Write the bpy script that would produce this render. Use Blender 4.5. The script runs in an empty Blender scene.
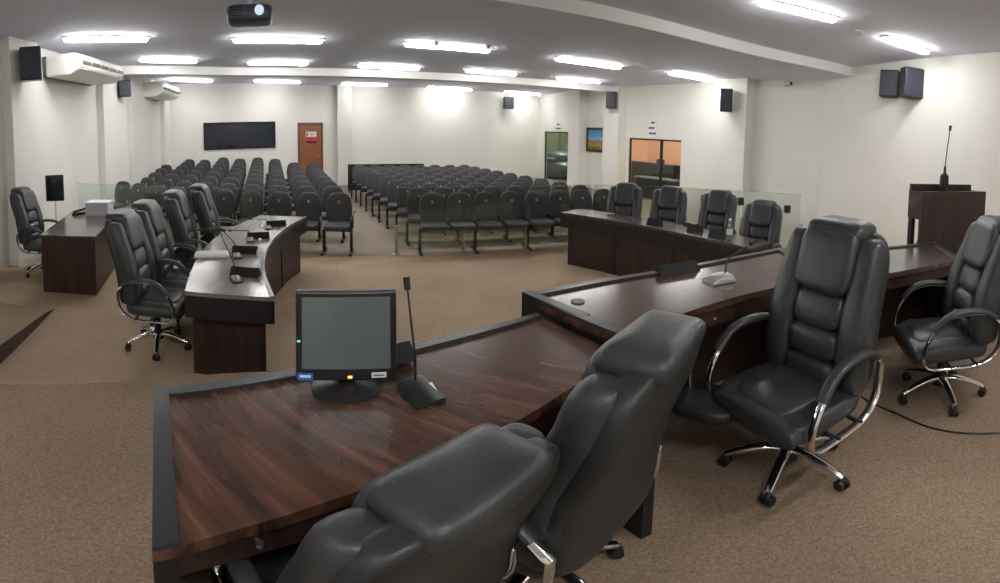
import bpy, bmesh, math, random
from mathutils import Vector, Matrix
random.seed(7)
COL = bpy.context.scene.collection
PI = math.pi

# ------------------------------------------------------------------ materials
def mat(name, color=(.5, .5, .5), rough=.5, metal=0.0, emit=None, estr=0.0, spec=.5, alpha=None, trans=0.0, coat=0.0):
    m = bpy.data.materials.new(name); m.use_nodes = True
    b = m.node_tree.nodes['Principled BSDF']
    b.inputs['Base Color'].default_value = (*color, 1)
    b.inputs['Roughness'].default_value = rough
    b.inputs['Metallic'].default_value = metal
    b.inputs['Specular IOR Level'].default_value = spec
    if emit: b.inputs['Emission Color'].default_value = (*emit, 1); b.inputs['Emission Strength'].default_value = estr
    if alpha is not None: b.inputs['Alpha'].default_value = alpha
    if trans: b.inputs['Transmission Weight'].default_value = trans
    if coat: b.inputs['Coat Weight'].default_value = coat; b.inputs['Coat Roughness'].default_value = .12
    return m

def noise_color(m, c1, c2, scale=(1, 1, 1), rot=(0, 0, 0), detail=4, lo=.3, hi=.7, nscale=1.0, bump=0.0, bscale=None, rvar=None, nrough=.5, dist=.3):
    nt = m.node_tree; N = nt.nodes; L = nt.links; b = N['Principled BSDF']
    tc = N.new('ShaderNodeTexCoord'); mp = N.new('ShaderNodeMapping')
    rm = N.new('ShaderNodeMapping'); rm.inputs['Rotation'].default_value = rot
    mp.inputs['Scale'].default_value = scale
    L.new(tc.outputs['Object'], rm.inputs['Vector']); L.new(rm.outputs[0], mp.inputs['Vector'])
    nz = N.new('ShaderNodeTexNoise'); nz.inputs['Scale'].default_value = nscale; nz.inputs['Detail'].default_value = detail
    nz.inputs['Roughness'].default_value = nrough; nz.inputs['Distortion'].default_value = dist
    L.new(mp.outputs[0], nz.inputs['Vector'])
    cr = N.new('ShaderNodeValToRGB'); e = cr.color_ramp.elements
    e[0].position = lo; e[0].color = (*c1, 1); e[1].position = hi; e[1].color = (*c2, 1)
    L.new(nz.outputs['Fac'], cr.inputs[0]); L.new(cr.outputs[0], b.inputs['Base Color'])
    if bump:
        bn = N.new('ShaderNodeTexNoise'); bn.inputs['Scale'].default_value = bscale or nscale; bn.inputs['Detail'].default_value = 3
        L.new(tc.outputs['Object'], bn.inputs['Vector'])
        bp = N.new('ShaderNodeBump'); bp.inputs['Strength'].default_value = bump; bp.inputs['Distance'].default_value = .01
        L.new(bn.outputs['Fac'], bp.inputs['Height']); L.new(bp.outputs[0], b.inputs['Normal'])
    return m, cr

def carpet(name, c1, c2):
    m = mat(name, rough=.95, spec=.1)
    m, cr = noise_color(m, c1, c2, nscale=95, detail=5, lo=.36, hi=.64, bump=.35, bscale=140, nrough=.75, dist=0)
    # large soft wear patches on top of the pile
    nt = m.node_tree; N = nt.nodes; L = nt.links
    tc = N.new('ShaderNodeTexCoord'); nz = N.new('ShaderNodeTexNoise'); nz.inputs['Scale'].default_value = .9; nz.inputs['Detail'].default_value = 4
    L.new(tc.outputs['Object'], nz.inputs['Vector'])
    mr = N.new('ShaderNodeMapRange'); mr.inputs[1].default_value = .3; mr.inputs[2].default_value = .7; mr.inputs[3].default_value = .85; mr.inputs[4].default_value = 1.12
    L.new(nz.outputs['Fac'], mr.inputs[0])
    mx = N.new('ShaderNodeMixRGB'); mx.blend_type = 'MULTIPLY'; mx.inputs[0].default_value = 1
    L.new(cr.outputs[0], mx.inputs[1]); L.new(mr.outputs[0], mx.inputs[2]); L.new(mx.outputs[0], N['Principled BSDF'].inputs['Base Color'])
    return m

def wood(name, c1, c2, ang=0.0, rough=.28, sx=1.2, sy=14, spec=.5, vertical=False):
    m = mat(name, rough=rough, spec=spec)
    if vertical: sc, rt = (14, 14, 1.1), (0, 0, 0)
    else: sc, rt = (sx, sy, 6), (0, 0, -ang)
    m, cr = noise_color(m, c1, c2, scale=sc, rot=rt, nscale=1.6, detail=7, lo=.33, hi=.74, nrough=.62, dist=.5)
    e = cr.color_ramp.elements.new(.55); e.color = (*[a * .62 + b * .38 for a, b in zip(c1, c2)], 1)
    return m

def leather(name, c1, c2, rough=.42):
    m = mat(name, rough=rough, spec=.5)
    noise_color(m, c1, c2, nscale=5, detail=3, bump=.12, bscale=120)
    return m

M = {}
M['wall'] = noise_color(mat('wall_paint', rough=.75, spec=.25), (.80, .785, .735), (.84, .825, .775), nscale=.7, bump=.03, bscale=60)[0]
M['wall_shade'] = mat('column_paint', (.74, .73, .69), .75, spec=.25)
M['ceiling'] = noise_color(mat('ceiling_paint', rough=.85, spec=.2), (.70, .73, .84), (.74, .77, .88), nscale=.5)[0]
M['soffit'] = mat('soffit_paint', (.80, .79, .77), .8, spec=.2)
M['carpet_dais'] = carpet('dais_carpet', (.19, .135, .095), (.37, .275, .195))
M['carpet_front'] = carpet('front_carpet', (.28, .205, .142), (.50, .375, .265))
M['carpet_hall'] = carpet('hall_carpet', (.20, .165, .125), (.33, .28, .22))
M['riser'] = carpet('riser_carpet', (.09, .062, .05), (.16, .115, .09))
M['skirt'] = mat('skirting', (.70, .68, .63), .5)
M['wood_top'] = wood('walnut_top', (.030, .013, .010), (.20, .085, .050), ang=-.92, rough=.26)
M['wood_top2'] = wood('walnut_top_raised', (.034, .016, .012), (.15, .070, .045), ang=-.25, rough=.22)
M['wood_pale'] = wood('pale_glossy_top', (.17, .145, .13), (.27, .235, .215), ang=1.45, rough=.18)  # glare on the left desk painted in as a lighter base colour
M['wood_grey'] = wood('walnut_top_pale', (.045, .032, .030), (.13, .095, .085), ang=1.45, rough=.24)
for k_ in ('wood_top', 'wood_top2', 'wood_grey'):
    b_ = M[k_].node_tree.nodes['Principled BSDF']; b_.inputs['Coat Weight'].default_value = .5; b_.inputs['Coat Roughness'].default_value = .16
M['wood_dark'] = wood('walnut_panel', (.020, .010, .008), (.065, .032, .023), vertical=True, rough=.4)
M['black_lam'] = mat('black_laminate', (.012, .012, .014), .35)
M['border'] = mat('black_border', (.030, .032, .036), .36)
M['leather'] = leather('black_leather', (.026, .030, .033), (.042, .048, .051), .40)
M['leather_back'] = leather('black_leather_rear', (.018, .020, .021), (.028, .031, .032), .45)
M['fabric'] = noise_color(mat('black_fabric', rough=.6, spec=.4), (.040, .040, .042), (.062, .062, .064), nscale=60, bump=.15, bscale=150)[0]
M['plastic'] = mat('black_plastic', (.014, .014, .016), .42)
M['speaker'] = noise_color(mat('speaker_grille', rough=.55), (.022, .026, .04), (.045, .05, .07), nscale=160, lo=.45, hi=.55)[0]
M['chrome'] = mat('chrome', (.86, .86, .87), .10, metal=1)
M['steel'] = mat('grey_steel', (.30, .30, .31), .4, metal=.8)
M['darksteel'] = mat('black_steel', (.022, .022, .025), .45, metal=.3)
M['white'] = mat('white_plastic', (.80, .79, .75), .45)
M['acgrey'] = mat('ac_grille', (.09, .09, .09), .6)
M['paper'] = mat('paper', (.85, .85, .87), .8)
M['paper_side'] = noise_color(mat('paper_edges', rough=.9), (.50, .50, .56), (.72, .72, .78), scale=(1, 1, 90), nscale=1)[0]
M['tube'] = mat('light_diffuser', (.9, .9, .9), .5, emit=(1.0, .985, .96), estr=38)
M['tube_soft'] = mat('light_diffuser_soft', (.9, .9, .9), .5, emit=(1.0, .985, .96), estr=24)
M['tube_bright'] = mat('light_diffuser_bright', (.9, .9, .9), .5, emit=(1.0, .985, .96), estr=52)
M['door'] = wood('door_wood', (.22, .075, .03), (.38, .14, .06), vertical=True, rough=.4)
M['door_frame'] = wood('door_frame_wood', (.12, .045, .02), (.22, .09, .04), vertical=True, rough=.45)
M['dark_glass'] = mat('dark_glass', (.008, .014, .026), .06, spec=.6)
M['black'] = mat('matte_black', (.006, .006, .007), .7)
M['screen'] = noise_color(mat('monitor_glass', rough=.16, spec=.6), (.10, .125, .125), (.16, .185, .18), nscale=1.5)[0]  # grey-blue reflection painted into the screen colour
M['red'] = mat('red_print', (.62, .03, .04), .5)
M['blue'] = mat('blue_sticker', (.03, .16, .55), .4)
M['orange_led'] = mat('orange_led', (.9, .35, .03), .4, emit=(1, .4, .05), estr=2.5)
M['green_led'] = mat('green_led', (.05, .5, .2), .4, emit=(.1, .9, .4), estr=1.2)
M['emblem'] = mat('silver_emblem', (.42, .43, .45), .35, metal=.4)
M['hinge'] = mat('pale_hinge', (.40, .40, .38), .5)
M['post'] = mat('tan_metal_post', (.36, .30, .23), .45, metal=.5)
M['orange'] = mat('orange_panel', (.80, .46, .30), .45, emit=(.9, .5, .33), estr=.20)  # lit look of the side-room walls put into colour and emission
M['room_dark'] = mat('dark_furniture', (.018, .022, .028), .5)
M['green'] = noise_color(mat('green_view', rough=.6), (.13, .14, .07), (.34, .33, .19), nscale=1.6, detail=3)[0]
M['ink'] = mat('dark_print', (.10, .13, .12), .6)
M['gold'] = mat('worn_wood', (.16, .09, .05), .4)
M['lens'] = mat('projector_lens', (.6, .65, .75), .05, spec=1, emit=(.7, .8, 1), estr=.6)
M['proj'] = mat('projector_shell', (.07, .085, .11), .4)

def glass_mat(name, tint, alpha):
    m = bpy.data.materials.new(name); m.use_nodes = True
    nt = m.node_tree; nt.nodes.clear()
    o = nt.nodes.new('ShaderNodeOutputMaterial'); mx = nt.nodes.new('ShaderNodeMixShader')
    t = nt.nodes.new('ShaderNodeBsdfTransparent'); t.inputs[0].default_value = (*tint, 1)
    g = nt.nodes.new('ShaderNodeBsdfGlossy'); g.inputs['Roughness'].default_value = .03
    mx.inputs[0].default_value = alpha
    nt.links.new(t.outputs[0], mx.inputs[1]); nt.links.new(g.outputs[0], mx.inputs[2]); nt.links.new(mx.outputs[0], o.inputs[0])
    return m
M['glass'] = glass_mat('clear_glass', (.90, .95, .92), .07)
M['glass_edge'] = mat('glass_edge', (.45, .55, .50), .25, alpha=.3)
M['frosted'] = glass_mat('frosted_glass', (.95, .98, .95), .06)
_nt = M['frosted'].node_tree; _o = [n for n in _nt.nodes if n.type == 'OUTPUT_MATERIAL'][0]; _m0 = [n for n in _nt.nodes if n.type == 'MIX_SHADER'][0]
_d = _nt.nodes.new('ShaderNodeBsdfDiffuse'); _d.inputs[0].default_value = (.74, .77, .70, 1); _m1 = _nt.nodes.new('ShaderNodeMixShader'); _m1.inputs[0].default_value = .45
_nt.links.new(_m0.outputs[0], _m1.inputs[1]); _nt.links.new(_d.outputs[0], _m1.inputs[2]); _nt.links.new(_m1.outputs[0], _o.inputs[0])
M['pet'] = glass_mat('bottle_plastic', (.86, .90, .93), .22)
M['label'] = mat('bottle_label', (.75, .78, .82), .5)

# picture: sky over mountains over ochre field
def painting():
    m = mat('painting', rough=.5); nt = m.node_tree; N = nt.nodes; L = nt.links
    tc = N.new('ShaderNodeTexCoord'); sp = N.new('ShaderNodeSeparateXYZ'); L.new(tc.outputs['Generated'], sp.inputs[0])
    nz = N.new('ShaderNodeTexNoise'); nz.inputs['Scale'].default_value = 6; L.new(tc.outputs['Generated'], nz.inputs['Vector'])
    ad = N.new('ShaderNodeMath'); ad.operation = 'MULTIPLY_ADD'; ad.inputs[1].default_value = .35
    L.new(nz.outputs['Fac'], ad.inputs[0]); L.new(sp.outputs['Z'], ad.inputs[2])
    cr = N.new('ShaderNodeValToRGB'); e = cr.color_ramp.elements
    e[0].position = .25; e[0].color = (.16, .12, .03, 1); e[1].position = 1.1; e[1].color = (.05, .30, .55, 1)
    for p, c in ((.45, (.40, .26, .04)), (.62, (.16, .18, .16)), (.72, (.40, .42, .55)), (.82, (.10, .35, .60))):
        x = e.new(p); x.color = (*c, 1)
    L.new(ad.outputs[0], cr.inputs[0]); L.new(cr.outputs[0], N['Principled BSDF'].inputs['Base Color'])
    return m
M['painting'] = painting()

# ------------------------------------------------------------------ mesh helpers
def obj(name, bm, m, parent=None, smooth=False, loc=None):
    bmesh.ops.recalc_face_normals(bm, faces=bm.faces[:])
    me = bpy.data.meshes.new(name); bm.to_mesh(me); bm.free()
    if smooth:
        for p in me.polygons: p.use_smooth = True
        me.set_sharp_from_angle(angle=math.radians(50))
    for x in (m if isinstance(m, (list, tuple)) else [m]): me.materials.append(x)
    o = bpy.data.objects.new(name, me); COL.objects.link(o)
    if parent: o.parent = parent
    if loc: o.location = loc
    return o
def tag(o, label=None, cat=None, group=None, kind=None):
    if label: o['label'] = label
    if cat: o['category'] = cat
    if group: o['group'] = group
    if kind: o['kind'] = kind
    return o
def thing(name, label, cat, loc=(0, 0, 0), rz=0, group=None):
    o = bpy.data.objects.new(name, None); COL.objects.link(o); o.empty_display_size = .1
    o.location = loc; o.rotation_euler = (0, 0, rz)
    return tag(o, label, cat, group)
def struct(name, bm, m, smooth=False): return tag(obj(name, bm, m, None, smooth), kind='structure')
def dup(root, loc, rz, label, group=None):
    r = root.copy(); COL.objects.link(r); r.location = loc; r.rotation_euler = (0, 0, rz); r['label'] = label
    if group: r['group'] = group
    for ch in list(root.children):
        c = ch.copy(); COL.objects.link(c); c.parent = r
        for g in list(ch.children):
            d = g.copy(); COL.objects.link(d); d.parent = c
    return r
def BM(): return bmesh.new()
def box(bm, c, s, rz=0, bev=0, rx=0, ry=0):
    r = bmesh.ops.create_cube(bm, size=1)
    vs = r['verts']
    m = Matrix.Translation(c) @ Matrix.Rotation(rz, 4, 'Z') @ Matrix.Rotation(ry, 4, 'Y') @ Matrix.Rotation(rx, 4, 'X') @ Matrix.Diagonal((*s, 1))
    bmesh.ops.transform(bm, matrix=m, verts=vs)
    if bev:
        es = list({e for v in vs for e in v.link_edges})
        bmesh.ops.bevel(bm, geom=es, offset=bev, segments=2, profile=.5, affect='EDGES')
    return bm
def cyl(bm, p0, p1, r0, r1=None, n=16):
    p0, p1 = Vector(p0), Vector(p1); d = p1 - p0
    r = bmesh.ops.create_cone(bm, cap_ends=True, segments=n, radius1=r0, radius2=r1 if r1 is not None else r0, depth=d.length)
    q = d.to_track_quat('Z', 'Y').to_matrix().to_4x4()
    bmesh.ops.transform(bm, matrix=Matrix.Translation((p0 + p1) / 2) @ q, verts=r['verts'])
    return bm
def tube(bm, pts, r, n=8, closed=False, flat=None):
    pts = [Vector(p) for p in pts]; rings = []
    N = len(pts)
    for i, p in enumerate(pts):
        a = pts[(i - 1) % N] if (closed or i > 0) else p
        b = pts[(i + 1) % N] if (closed or i < N - 1) else p
        t = (b - a).normalized()
        ref = Vector((1, 0, 0)) if flat else (Vector((0, 0, 1)) if abs(t.z) < .95 else Vector((1, 0, 0)))
        u = ref - t * ref.dot(t); u.normalize(); v = t.cross(u)
        ru, rv = flat if flat else (r, r)
        rr = r(i / (N - 1)) if callable(r) else None
        if rr: ru = rv = rr
        rings.append([bm.verts.new(p + u * ru * math.cos(2 * PI * k / n) + v * rv * math.sin(2 * PI * k / n)) for k in range(n)])
    for i in range(N if closed else N - 1):
        A, B = rings[i], rings[(i + 1) % N]
        for k in range(n): bm.faces.new((A[k], A[(k + 1) % n], B[(k + 1) % n], B[k]))
    if not closed: bm.faces.new(rings[0][::-1]); bm.faces.new(rings[-1])
    return bm
def sgn(x, e): return math.copysign(abs(x) ** e, x)
def sq(bm, c, s, e1=.4, e2=.4, nu=24, nv=12, f=None):
    """rounded block (superquadric); s are half sizes; f maps local points"""
    c = Vector(c); rows = []
    def P(ph, th):
        cp, sp = math.cos(ph), math.sin(ph)
        p = c + Vector((s[0] * sgn(cp, e1) * sgn(math.cos(th), e2), s[1] * sgn(cp, e1) * sgn(math.sin(th), e2), s[2] * sgn(sp, e1)))
        return f(p) if f else p
    for i in range(1, nv):
        ph = -PI / 2 + PI * i / nv
        rows.append([bm.verts.new(P(ph, 2 * PI * k / nu + 1e-4)) for k in range(nu)])
    b = bm.verts.new(P(-PI / 2, 0)); t = bm.verts.new(P(PI / 2, 0))
    for i in range(len(rows) - 1):
        for k in range(nu): bm.faces.new((rows[i][k], rows[i][(k + 1) % nu], rows[i + 1][(k + 1) % nu], rows[i + 1][k]))
    for k in range(nu):
        bm.faces.new((b, rows[0][(k + 1) % nu], rows[0][k])); bm.faces.new((t, rows[-1][k], rows[-1][(k + 1) % nu]))
    return bm
def prism(bm, poly, z0, z1):
    lo = [bm.verts.new((x, y, z0)) for x, y in poly]; hi = [bm.verts.new((x, y, z1)) for x, y in poly]
    n = len(poly)
    bm.faces.new(hi); bm.faces.new(lo[::-1])
    for i in range(n): bm.faces.new((lo[i], lo[(i + 1) % n], hi[(i + 1) % n], hi[i]))
    return bm
def ribbon(bm, A, B, z0, z1):
    n = len(A); z = lambda v, i: v[i] if isinstance(v, (list, tuple)) else v
    R = [[bm.verts.new((*A[i], z(z0, i))), bm.verts.new((*B[i], z(z0, i))), bm.verts.new((*B[i], z(z1, i))), bm.verts.new((*A[i], z(z1, i)))] for i in range(n)]
    for i in range(n - 1):
        for k in range(4): bm.faces.new((R[i][k], R[i][(k + 1) % 4], R[i + 1][(k + 1) % 4], R[i + 1][k]))
    bm.faces.new(R[0][::-1]); bm.faces.new(R[-1])
    return bm
def spline(P, n=24):
    """Catmull-Rom through points, n samples evenly along the index"""
    P = [Vector(p) for p in P]; out = []
    Q = [P[0] * 2 - P[1]] + P + [P[-1] * 2 - P[-2]]
    for j in range(n):
        t = j / (n - 1) * (len(P) - 1); i = min(int(t), len(P) - 2); t -= i
        a, b, c, d = Q[i:i + 4]
        out.append(.5 * ((2 * b) + (c - a) * t + (2 * a - 5 * b + 4 * c - d) * t * t + (3 * b - a - 3 * c + d) * t ** 3))
    return out
def sp2(P, n=24): return [(p[0], p[1]) for p in spline([(x, y, 0) for x, y in P], n)]
def offset(P, d):
    out = []
    for i, p in enumerate(P):
        a = Vector(P[max(i - 1, 0)]); b = Vector(P[min(i + 1, len(P) - 1)]); t = (b - a).normalized()
        out.append((p[0] - t.y * d, p[1] + t.x * d))
    return out
def lerp(a, b, t): return tuple(x + (y - x) * t for x, y in zip(a, b))
def lathe(bm, prof, n=16, c=(0, 0, 0)):
    rings = [[bm.verts.new((c[0] + r * math.cos(2 * PI * k / n), c[1] + r * math.sin(2 * PI * k / n), c[2] + z)) for k in range(n)] for r, z in prof]
    for A, B in zip(rings, rings[1:]):
        for k in range(n): bm.faces.new((A[k], A[(k + 1) % n], B[(k + 1) % n], B[k]))
    bm.faces.new(rings[0][::-1]); bm.faces.new(rings[-1])
    return bm
def quad(bm, pts): bm.faces.new([bm.verts.new(p) for p in pts]); return bm

# ------------------------------------------------------------------ camera (a swept panorama)
CZ = 1.83
cd = bpy.data.cameras.new('camera'); cam = bpy.data.objects.new('camera', cd); COL.objects.link(cam)
FX, FV, V0 = 430.0, 500.0, 166.0
cd.type = 'PANO'; cd.panorama_type = 'EQUIRECTANGULAR'
cd.longitude_min, cd.longitude_max = -500 / FX, 500 / FX
cd.latitude_max, cd.latitude_min = V0 / FV, -(583 - V0) / FV
yaw, tilt_dir, tilt = (500 - 300) / FX, (380 - 300) / FX, math.radians(4)
axis = Vector((math.cos(tilt_dir), -math.sin(tilt_dir), 0))
cam.matrix_world = Matrix.Translation((0, 0, CZ)) @ Matrix.Rotation(-tilt, 4, axis) @ Matrix.Rotation(-yaw, 4, 'Z') @ Matrix.Rotation(PI / 2, 4, 'X')
cd.clip_start = .02
bpy.context.scene.camera = cam

# ------------------------------------------------------------------ room shell
XL, XR, YF = -4.65, 10.8, -3.5
H1, H2 = 3.4, 3.6
W2 = ((10.75, 4.05), (5.96, -3.5))
BACK = [(XL, 14.6), (1.5, 17.2), (XR, 17.5)]
STEP = sp2([(XL, 3.0), (-1.6, 4.2), (.6, 5.0), (2.42, 5.25), (5.81, 4.87), (7.81, 4.35), (9.3, 3.55), (10.15, 3.1)], 30)

def rise(x, y):   # the hall floor climbs gently towards the back left corner
    return .034 * max(0, y - 8.2) * min(1, max(0, (.9 - x) / 3.5))
bm = BM()
nx, ny = 30, 40
x0, x1, y0, y1 = XL - .2, XR + .3, -3.7, 17.8
g = [[bm.verts.new((x0 + (x1 - x0) * i / nx, y0 + (y1 - y0) * j / ny, rise(x0 + (x1 - x0) * i / nx, y0 + (y1 - y0) * j / ny))) for j in range(ny + 1)] for i in range(nx + 1)]
for i in range(nx):
    for j in range(ny): bm.faces.new((g[i][j], g[i + 1][j], g[i + 1][j + 1], g[i][j + 1]))
struct('floor', bm, M['carpet_hall'])
# lighter carpet in front of the glass rail
RAIL_L = [(XL + .02, 8.05), (-2.4, 7.55), (-.4, 7.05)]
RAIL_R = [(1.61, 7.05), (2.78, 6.92), (3.94, 6.74), (5.2, 6.40), (6.5, 5.45), (7.3, 4.35), (7.85, 3.3)]
front = [(XL, YF)] + [(XL, 8.05), (-2.4, 7.55), (-.4, 7.12), (1.61, 7.05), (2.78, 6.92), (3.94, 6.74), (5.2, 6.40), (6.5, 5.45), (7.3, 4.35), (7.85, 3.3), (10.1, 2.9), (5.96, YF)]
bm = BM(); prism(bm, front, -.01, .006)
struct('floor_front_carpet', bm, M['carpet_front'])
# the platform the head table stands on
DAIS = sp2([(-3.2, 1.2), (-2.55, 1.75), (-1.95, 2.2), (-.82, 2.80), (0, 2.97), (1.0, 3.02), (2.1, 2.85), (3.1, 2.45), (4.0, 1.75), (5.2, 1.45), (6.6, 1.2), (8.9, 1.1)], 48)
bm = BM()
up = [bm.verts.new((*p, .3)) for p in DAIS + [(5.96, YF), (XL, YF), (XL, 1.2)]]
bm.faces.new(up[::-1]); struct('floor_platform', bm, M['carpet_dais'])
bm = BM()
for a, b in zip(DAIS, DAIS[1:]): quad(bm, [(*a, 0), (*b, 0), (*b, .3), (*a, .3)])
quad(bm, [(XL, 1.2, 0), (-3.2, 1.2, 0), (-3.2, 1.2, .3), (XL, 1.2, .3)])
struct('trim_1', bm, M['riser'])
# carpeted access ramp on the left
R_in = sp2([(-2.89, 4.36), (-2.80, 3.95), (-2.66, 3.35), (-2.52, 2.75), (-2.36, 2.25), (-2.3, 1.9)], 16)
R_out = [lerp((XL, 4.0), (XL, 1.9), i / 15) for i in range(16)]
zr = [.004 + .29 * (i / 15) ** .85 for i in range(16)]
bm = BM()
for i in range(15): quad(bm, [(*R_out[i], zr[i]), (*R_in[i], zr[i]), (*R_in[i + 1], zr[i + 1]), (*R_out[i + 1], zr[i + 1])])
n_top = 15
for i in range(15): quad(bm, [(*R_in[i], 0), (*R_in[i + 1], 0), (*R_in[i + 1], zr[i + 1]), (*R_in[i], zr[i])])
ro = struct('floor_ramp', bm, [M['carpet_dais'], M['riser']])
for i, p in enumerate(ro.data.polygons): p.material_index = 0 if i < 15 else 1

def wall_panel(bm, p0, p1, z0, z1, holes=(), reveal=.18):
    """flat wall with rectangular openings (s0,s1,za,zb along p0->p1); reveals go outwards (left of p0->p1)"""
    p0, p1 = Vector(p0), Vector(p1); L = (p1 - p0).length; d = (p1 - p0) / L; nrm = Vector((-d.y, d.x))
    P = lambda s, z, o=0: (*(p0 + d * s + nrm * o), z)
    xs = sorted({0, L, *[h[0] for h in holes], *[h[1] for h in holes]}); zs = sorted({z0, z1, *[h[2] for h in holes], *[h[3] for h in holes]})
    for a, b in zip(xs, xs[1:]):
        for c, e in zip(zs, zs[1:]):
            mx, mz = (a + b) / 2, (c + e) / 2
            if any(h[0] < mx < h[1] and h[2] < mz < h[3] for h in holes): continue
            quad(bm, [P(a, c), P(b, c), P(b, e), P(a, e)])
    for s0, s1, a, b in holes:
        for q in ([P(s0, a), P(s0, b), P(s0, b, reveal), P(s0, a, reveal)], [P(s1, a), P(s1, b), P(s1, b, reveal), P(s1, a, reveal)],
                  [P(s0, b), P(s1, b), P(s1, b, reveal), P(s0, b, reveal)], [P(s0, a), P(s1, a), P(s1, a, reveal), P(s0, a, reveal)]): quad(bm, q)
    return bm
bm = BM(); wall_panel(bm, (XL, YF), (XL, 14.6), 0, H2); struct('wall_left', bm, M['wall'])
bm = BM(); wall_panel(bm, BACK[0], BACK[1], 0, H2); wall_panel(bm, BACK[1], BACK[2], 0, H2); struct('wall_back', bm, M['wall'])
# right wall: door opening, then wide glazed opening (s measured from the back end)
def sR(y): return 17.5 - y
DR, WR = (14.75, 16.95, 0, 1.92), (8.82, 11.28, 0.0, 1.80)
bm = BM()
wall_panel(bm, (XR, 17.5), (XR, 4.05), 0, H2, [(sR(DR[1]), sR(DR[0]), DR[2], DR[3]), (sR(WR[1]), sR(WR[0]), WR[2], WR[3])])
wall_panel(bm, W2[0], W2[1], 0, H2); quad(bm, [(XR, 4.05, 0), (*W2[0], 0), (*W2[0], H2), (XR, 4.05, H2)])
struct('wall_right', bm, M['wall'])
bm = BM(); wall_panel(bm, W2[1], (XL, YF), 0, H2); struct('wall_front', bm, M['wall'])
# ceilings and the step between them
def along(P, n):
    d = [0]
    for a, b in zip(P, P[1:]): d.append(d[-1] + math.dist(a, b))
    out = []
    for i in range(n):
        t = d[-1] * i / (n - 1); k = max(j for j in range(len(P) - 1) if d[j] <= t + 1e-9); out.append(lerp(P[k], P[k + 1], min(1, (t - d[k]) / (d[k + 1] - d[k]))))
    return out
bm = BM()
A, B = STEP + [(XR, 4.05)], along(BACK, len(STEP) + 1)
for i in range(len(A) - 1): quad(bm, [(*A[i], H1), (*A[i + 1], H1), (*B[i + 1], H1), (*B[i], H1)])
struct('ceiling', bm, M['ceiling'])
bm = BM()
A, B = STEP, along([(XL, YF), W2[1]], len(STEP))
for i in range(len(A) - 1): quad(bm, [(*A[i], H2), (*A[i + 1], H2), (*B[i + 1], H2), (*B[i], H2)])
struct('ceiling_platform', bm, M['ceiling'])
bm = BM()
for a, b in zip(STEP, STEP[1:]): quad(bm, [(*a, H1), (*b, H1), (*b, H2), (*a, H2)])
struct('trim_2', bm, M['soffit'], True)
BEAM = sp2([(XL, 9.95), (-4.0, 10.25), (-1.75, 11.75), (1.47, 12.45), (5, 12.6), (9.62, 11.95), (XR, 11.7)], 30)
bm = BM(); ribbon(bm, BEAM, offset(BEAM, .35), H1 - .19, H1 + .05); struct('trim_3', bm, M['soffit'])
# pilasters on the left wall, columns on the right, one on the back wall
k = 4
for (ya, yb, px) in ((5.68, 6.5, .20), (9.2, 10.35, .17), (11.0, 12.6, .17), (13.85, 14.5, .17)):
    bm = BM(); box(bm, (XL + px / 2, (ya + yb) / 2, H1 / 2), (px, yb - ya, H1)); struct('trim_%d' % k, bm, M['wall']); k += 1
for (ya, yb, px) in ((13.75, 14.45, .42), (11.4, 12.25, .42), (6.2, 7.33, .42)):
    bm = BM(); box(bm, (XR - px / 2, (ya + yb) / 2, H1 / 2), (px, yb - ya, H1)); struct('trim_%d' % k, bm, M['wall']); k += 1
bm = BM(); box(bm, (1.76, 17.0, H1 / 2), (.56, .5, H1)); struct('trim_%d' % k, bm, M['wall_shade'])
# skirting
bm = BM()
for ya, yb, px in ((YF, 5.68, 0), (6.5, 9.2, 0), (10.35, 11.0, 0), (12.6, 13.85, 0)): box(bm, (XL + .01, (ya + yb) / 2, .05), (.02, yb - ya, .1))
for ya, yb in ((5.68, 6.5), (9.2, 10.35), (11.0, 12.6)): box(bm, (XL + .18 + .02, (ya + yb) / 2, .05), (.02 + .02, yb - ya, .1))
box(bm, (XL + .1, 5.67, .05), (.24, .02, .1))
struct('baseboard_left', bm, M['skirt'])
bm = BM()
for ya, yb in ((4.05, 6.2), (7.33, 8.8), (12.3, 13.7)): box(bm, (XR - .01, (ya + yb) / 2, .05), (.02, yb - ya, .1))
struct('baseboard_right', bm, M['skirt'])

# ------------------------------------------------------------------ openings
# dark control-room window in the back wall (left of the brown door); the wall there runs slantwise
bd = Vector((BACK[1][0] - BACK[0][0], BACK[1][1] - BACK[0][1])).normalized(); brz = math.atan2(bd.y, bd.x)
def on_back(x, z, off=0):
    t = (x - BACK[0][0]) / (BACK[1][0] - BACK[0][0]); y = BACK[0][1] + t * (BACK[1][1] - BACK[0][1])
    return (x + bd.y * off, y - bd.x * off, z)
def az_back(x0, x1, z0, z1, name, fr, pane):
    a, b = on_back(x0, 0), on_back(x1, 0); L = math.dist(a, b); c = on_back((x0 + x1) / 2, (z0 + z1) / 2, .012)
    bm = BM()
    for s in (-1, 1): box(bm, (s * (L / 2 - .02), 0, 0), (.05, .05, z1 - z0)); box(bm, (0, 0, s * ((z1 - z0) / 2 - .02)), (L, .05, .05))
    f = tag(obj(name, bm, fr), kind='structure'); f.location = c; f.rotation_euler = (0, 0, brz)
    bm = BM(); box(bm, (0, 0, 0), (L - .04, .02, z1 - z0 - .04)); obj('pane', bm, pane, f)
    return f
az_back(-3.43, -.93, 1.33, 2.17, 'window_1', M['black'], M['dark_glass'])
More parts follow.
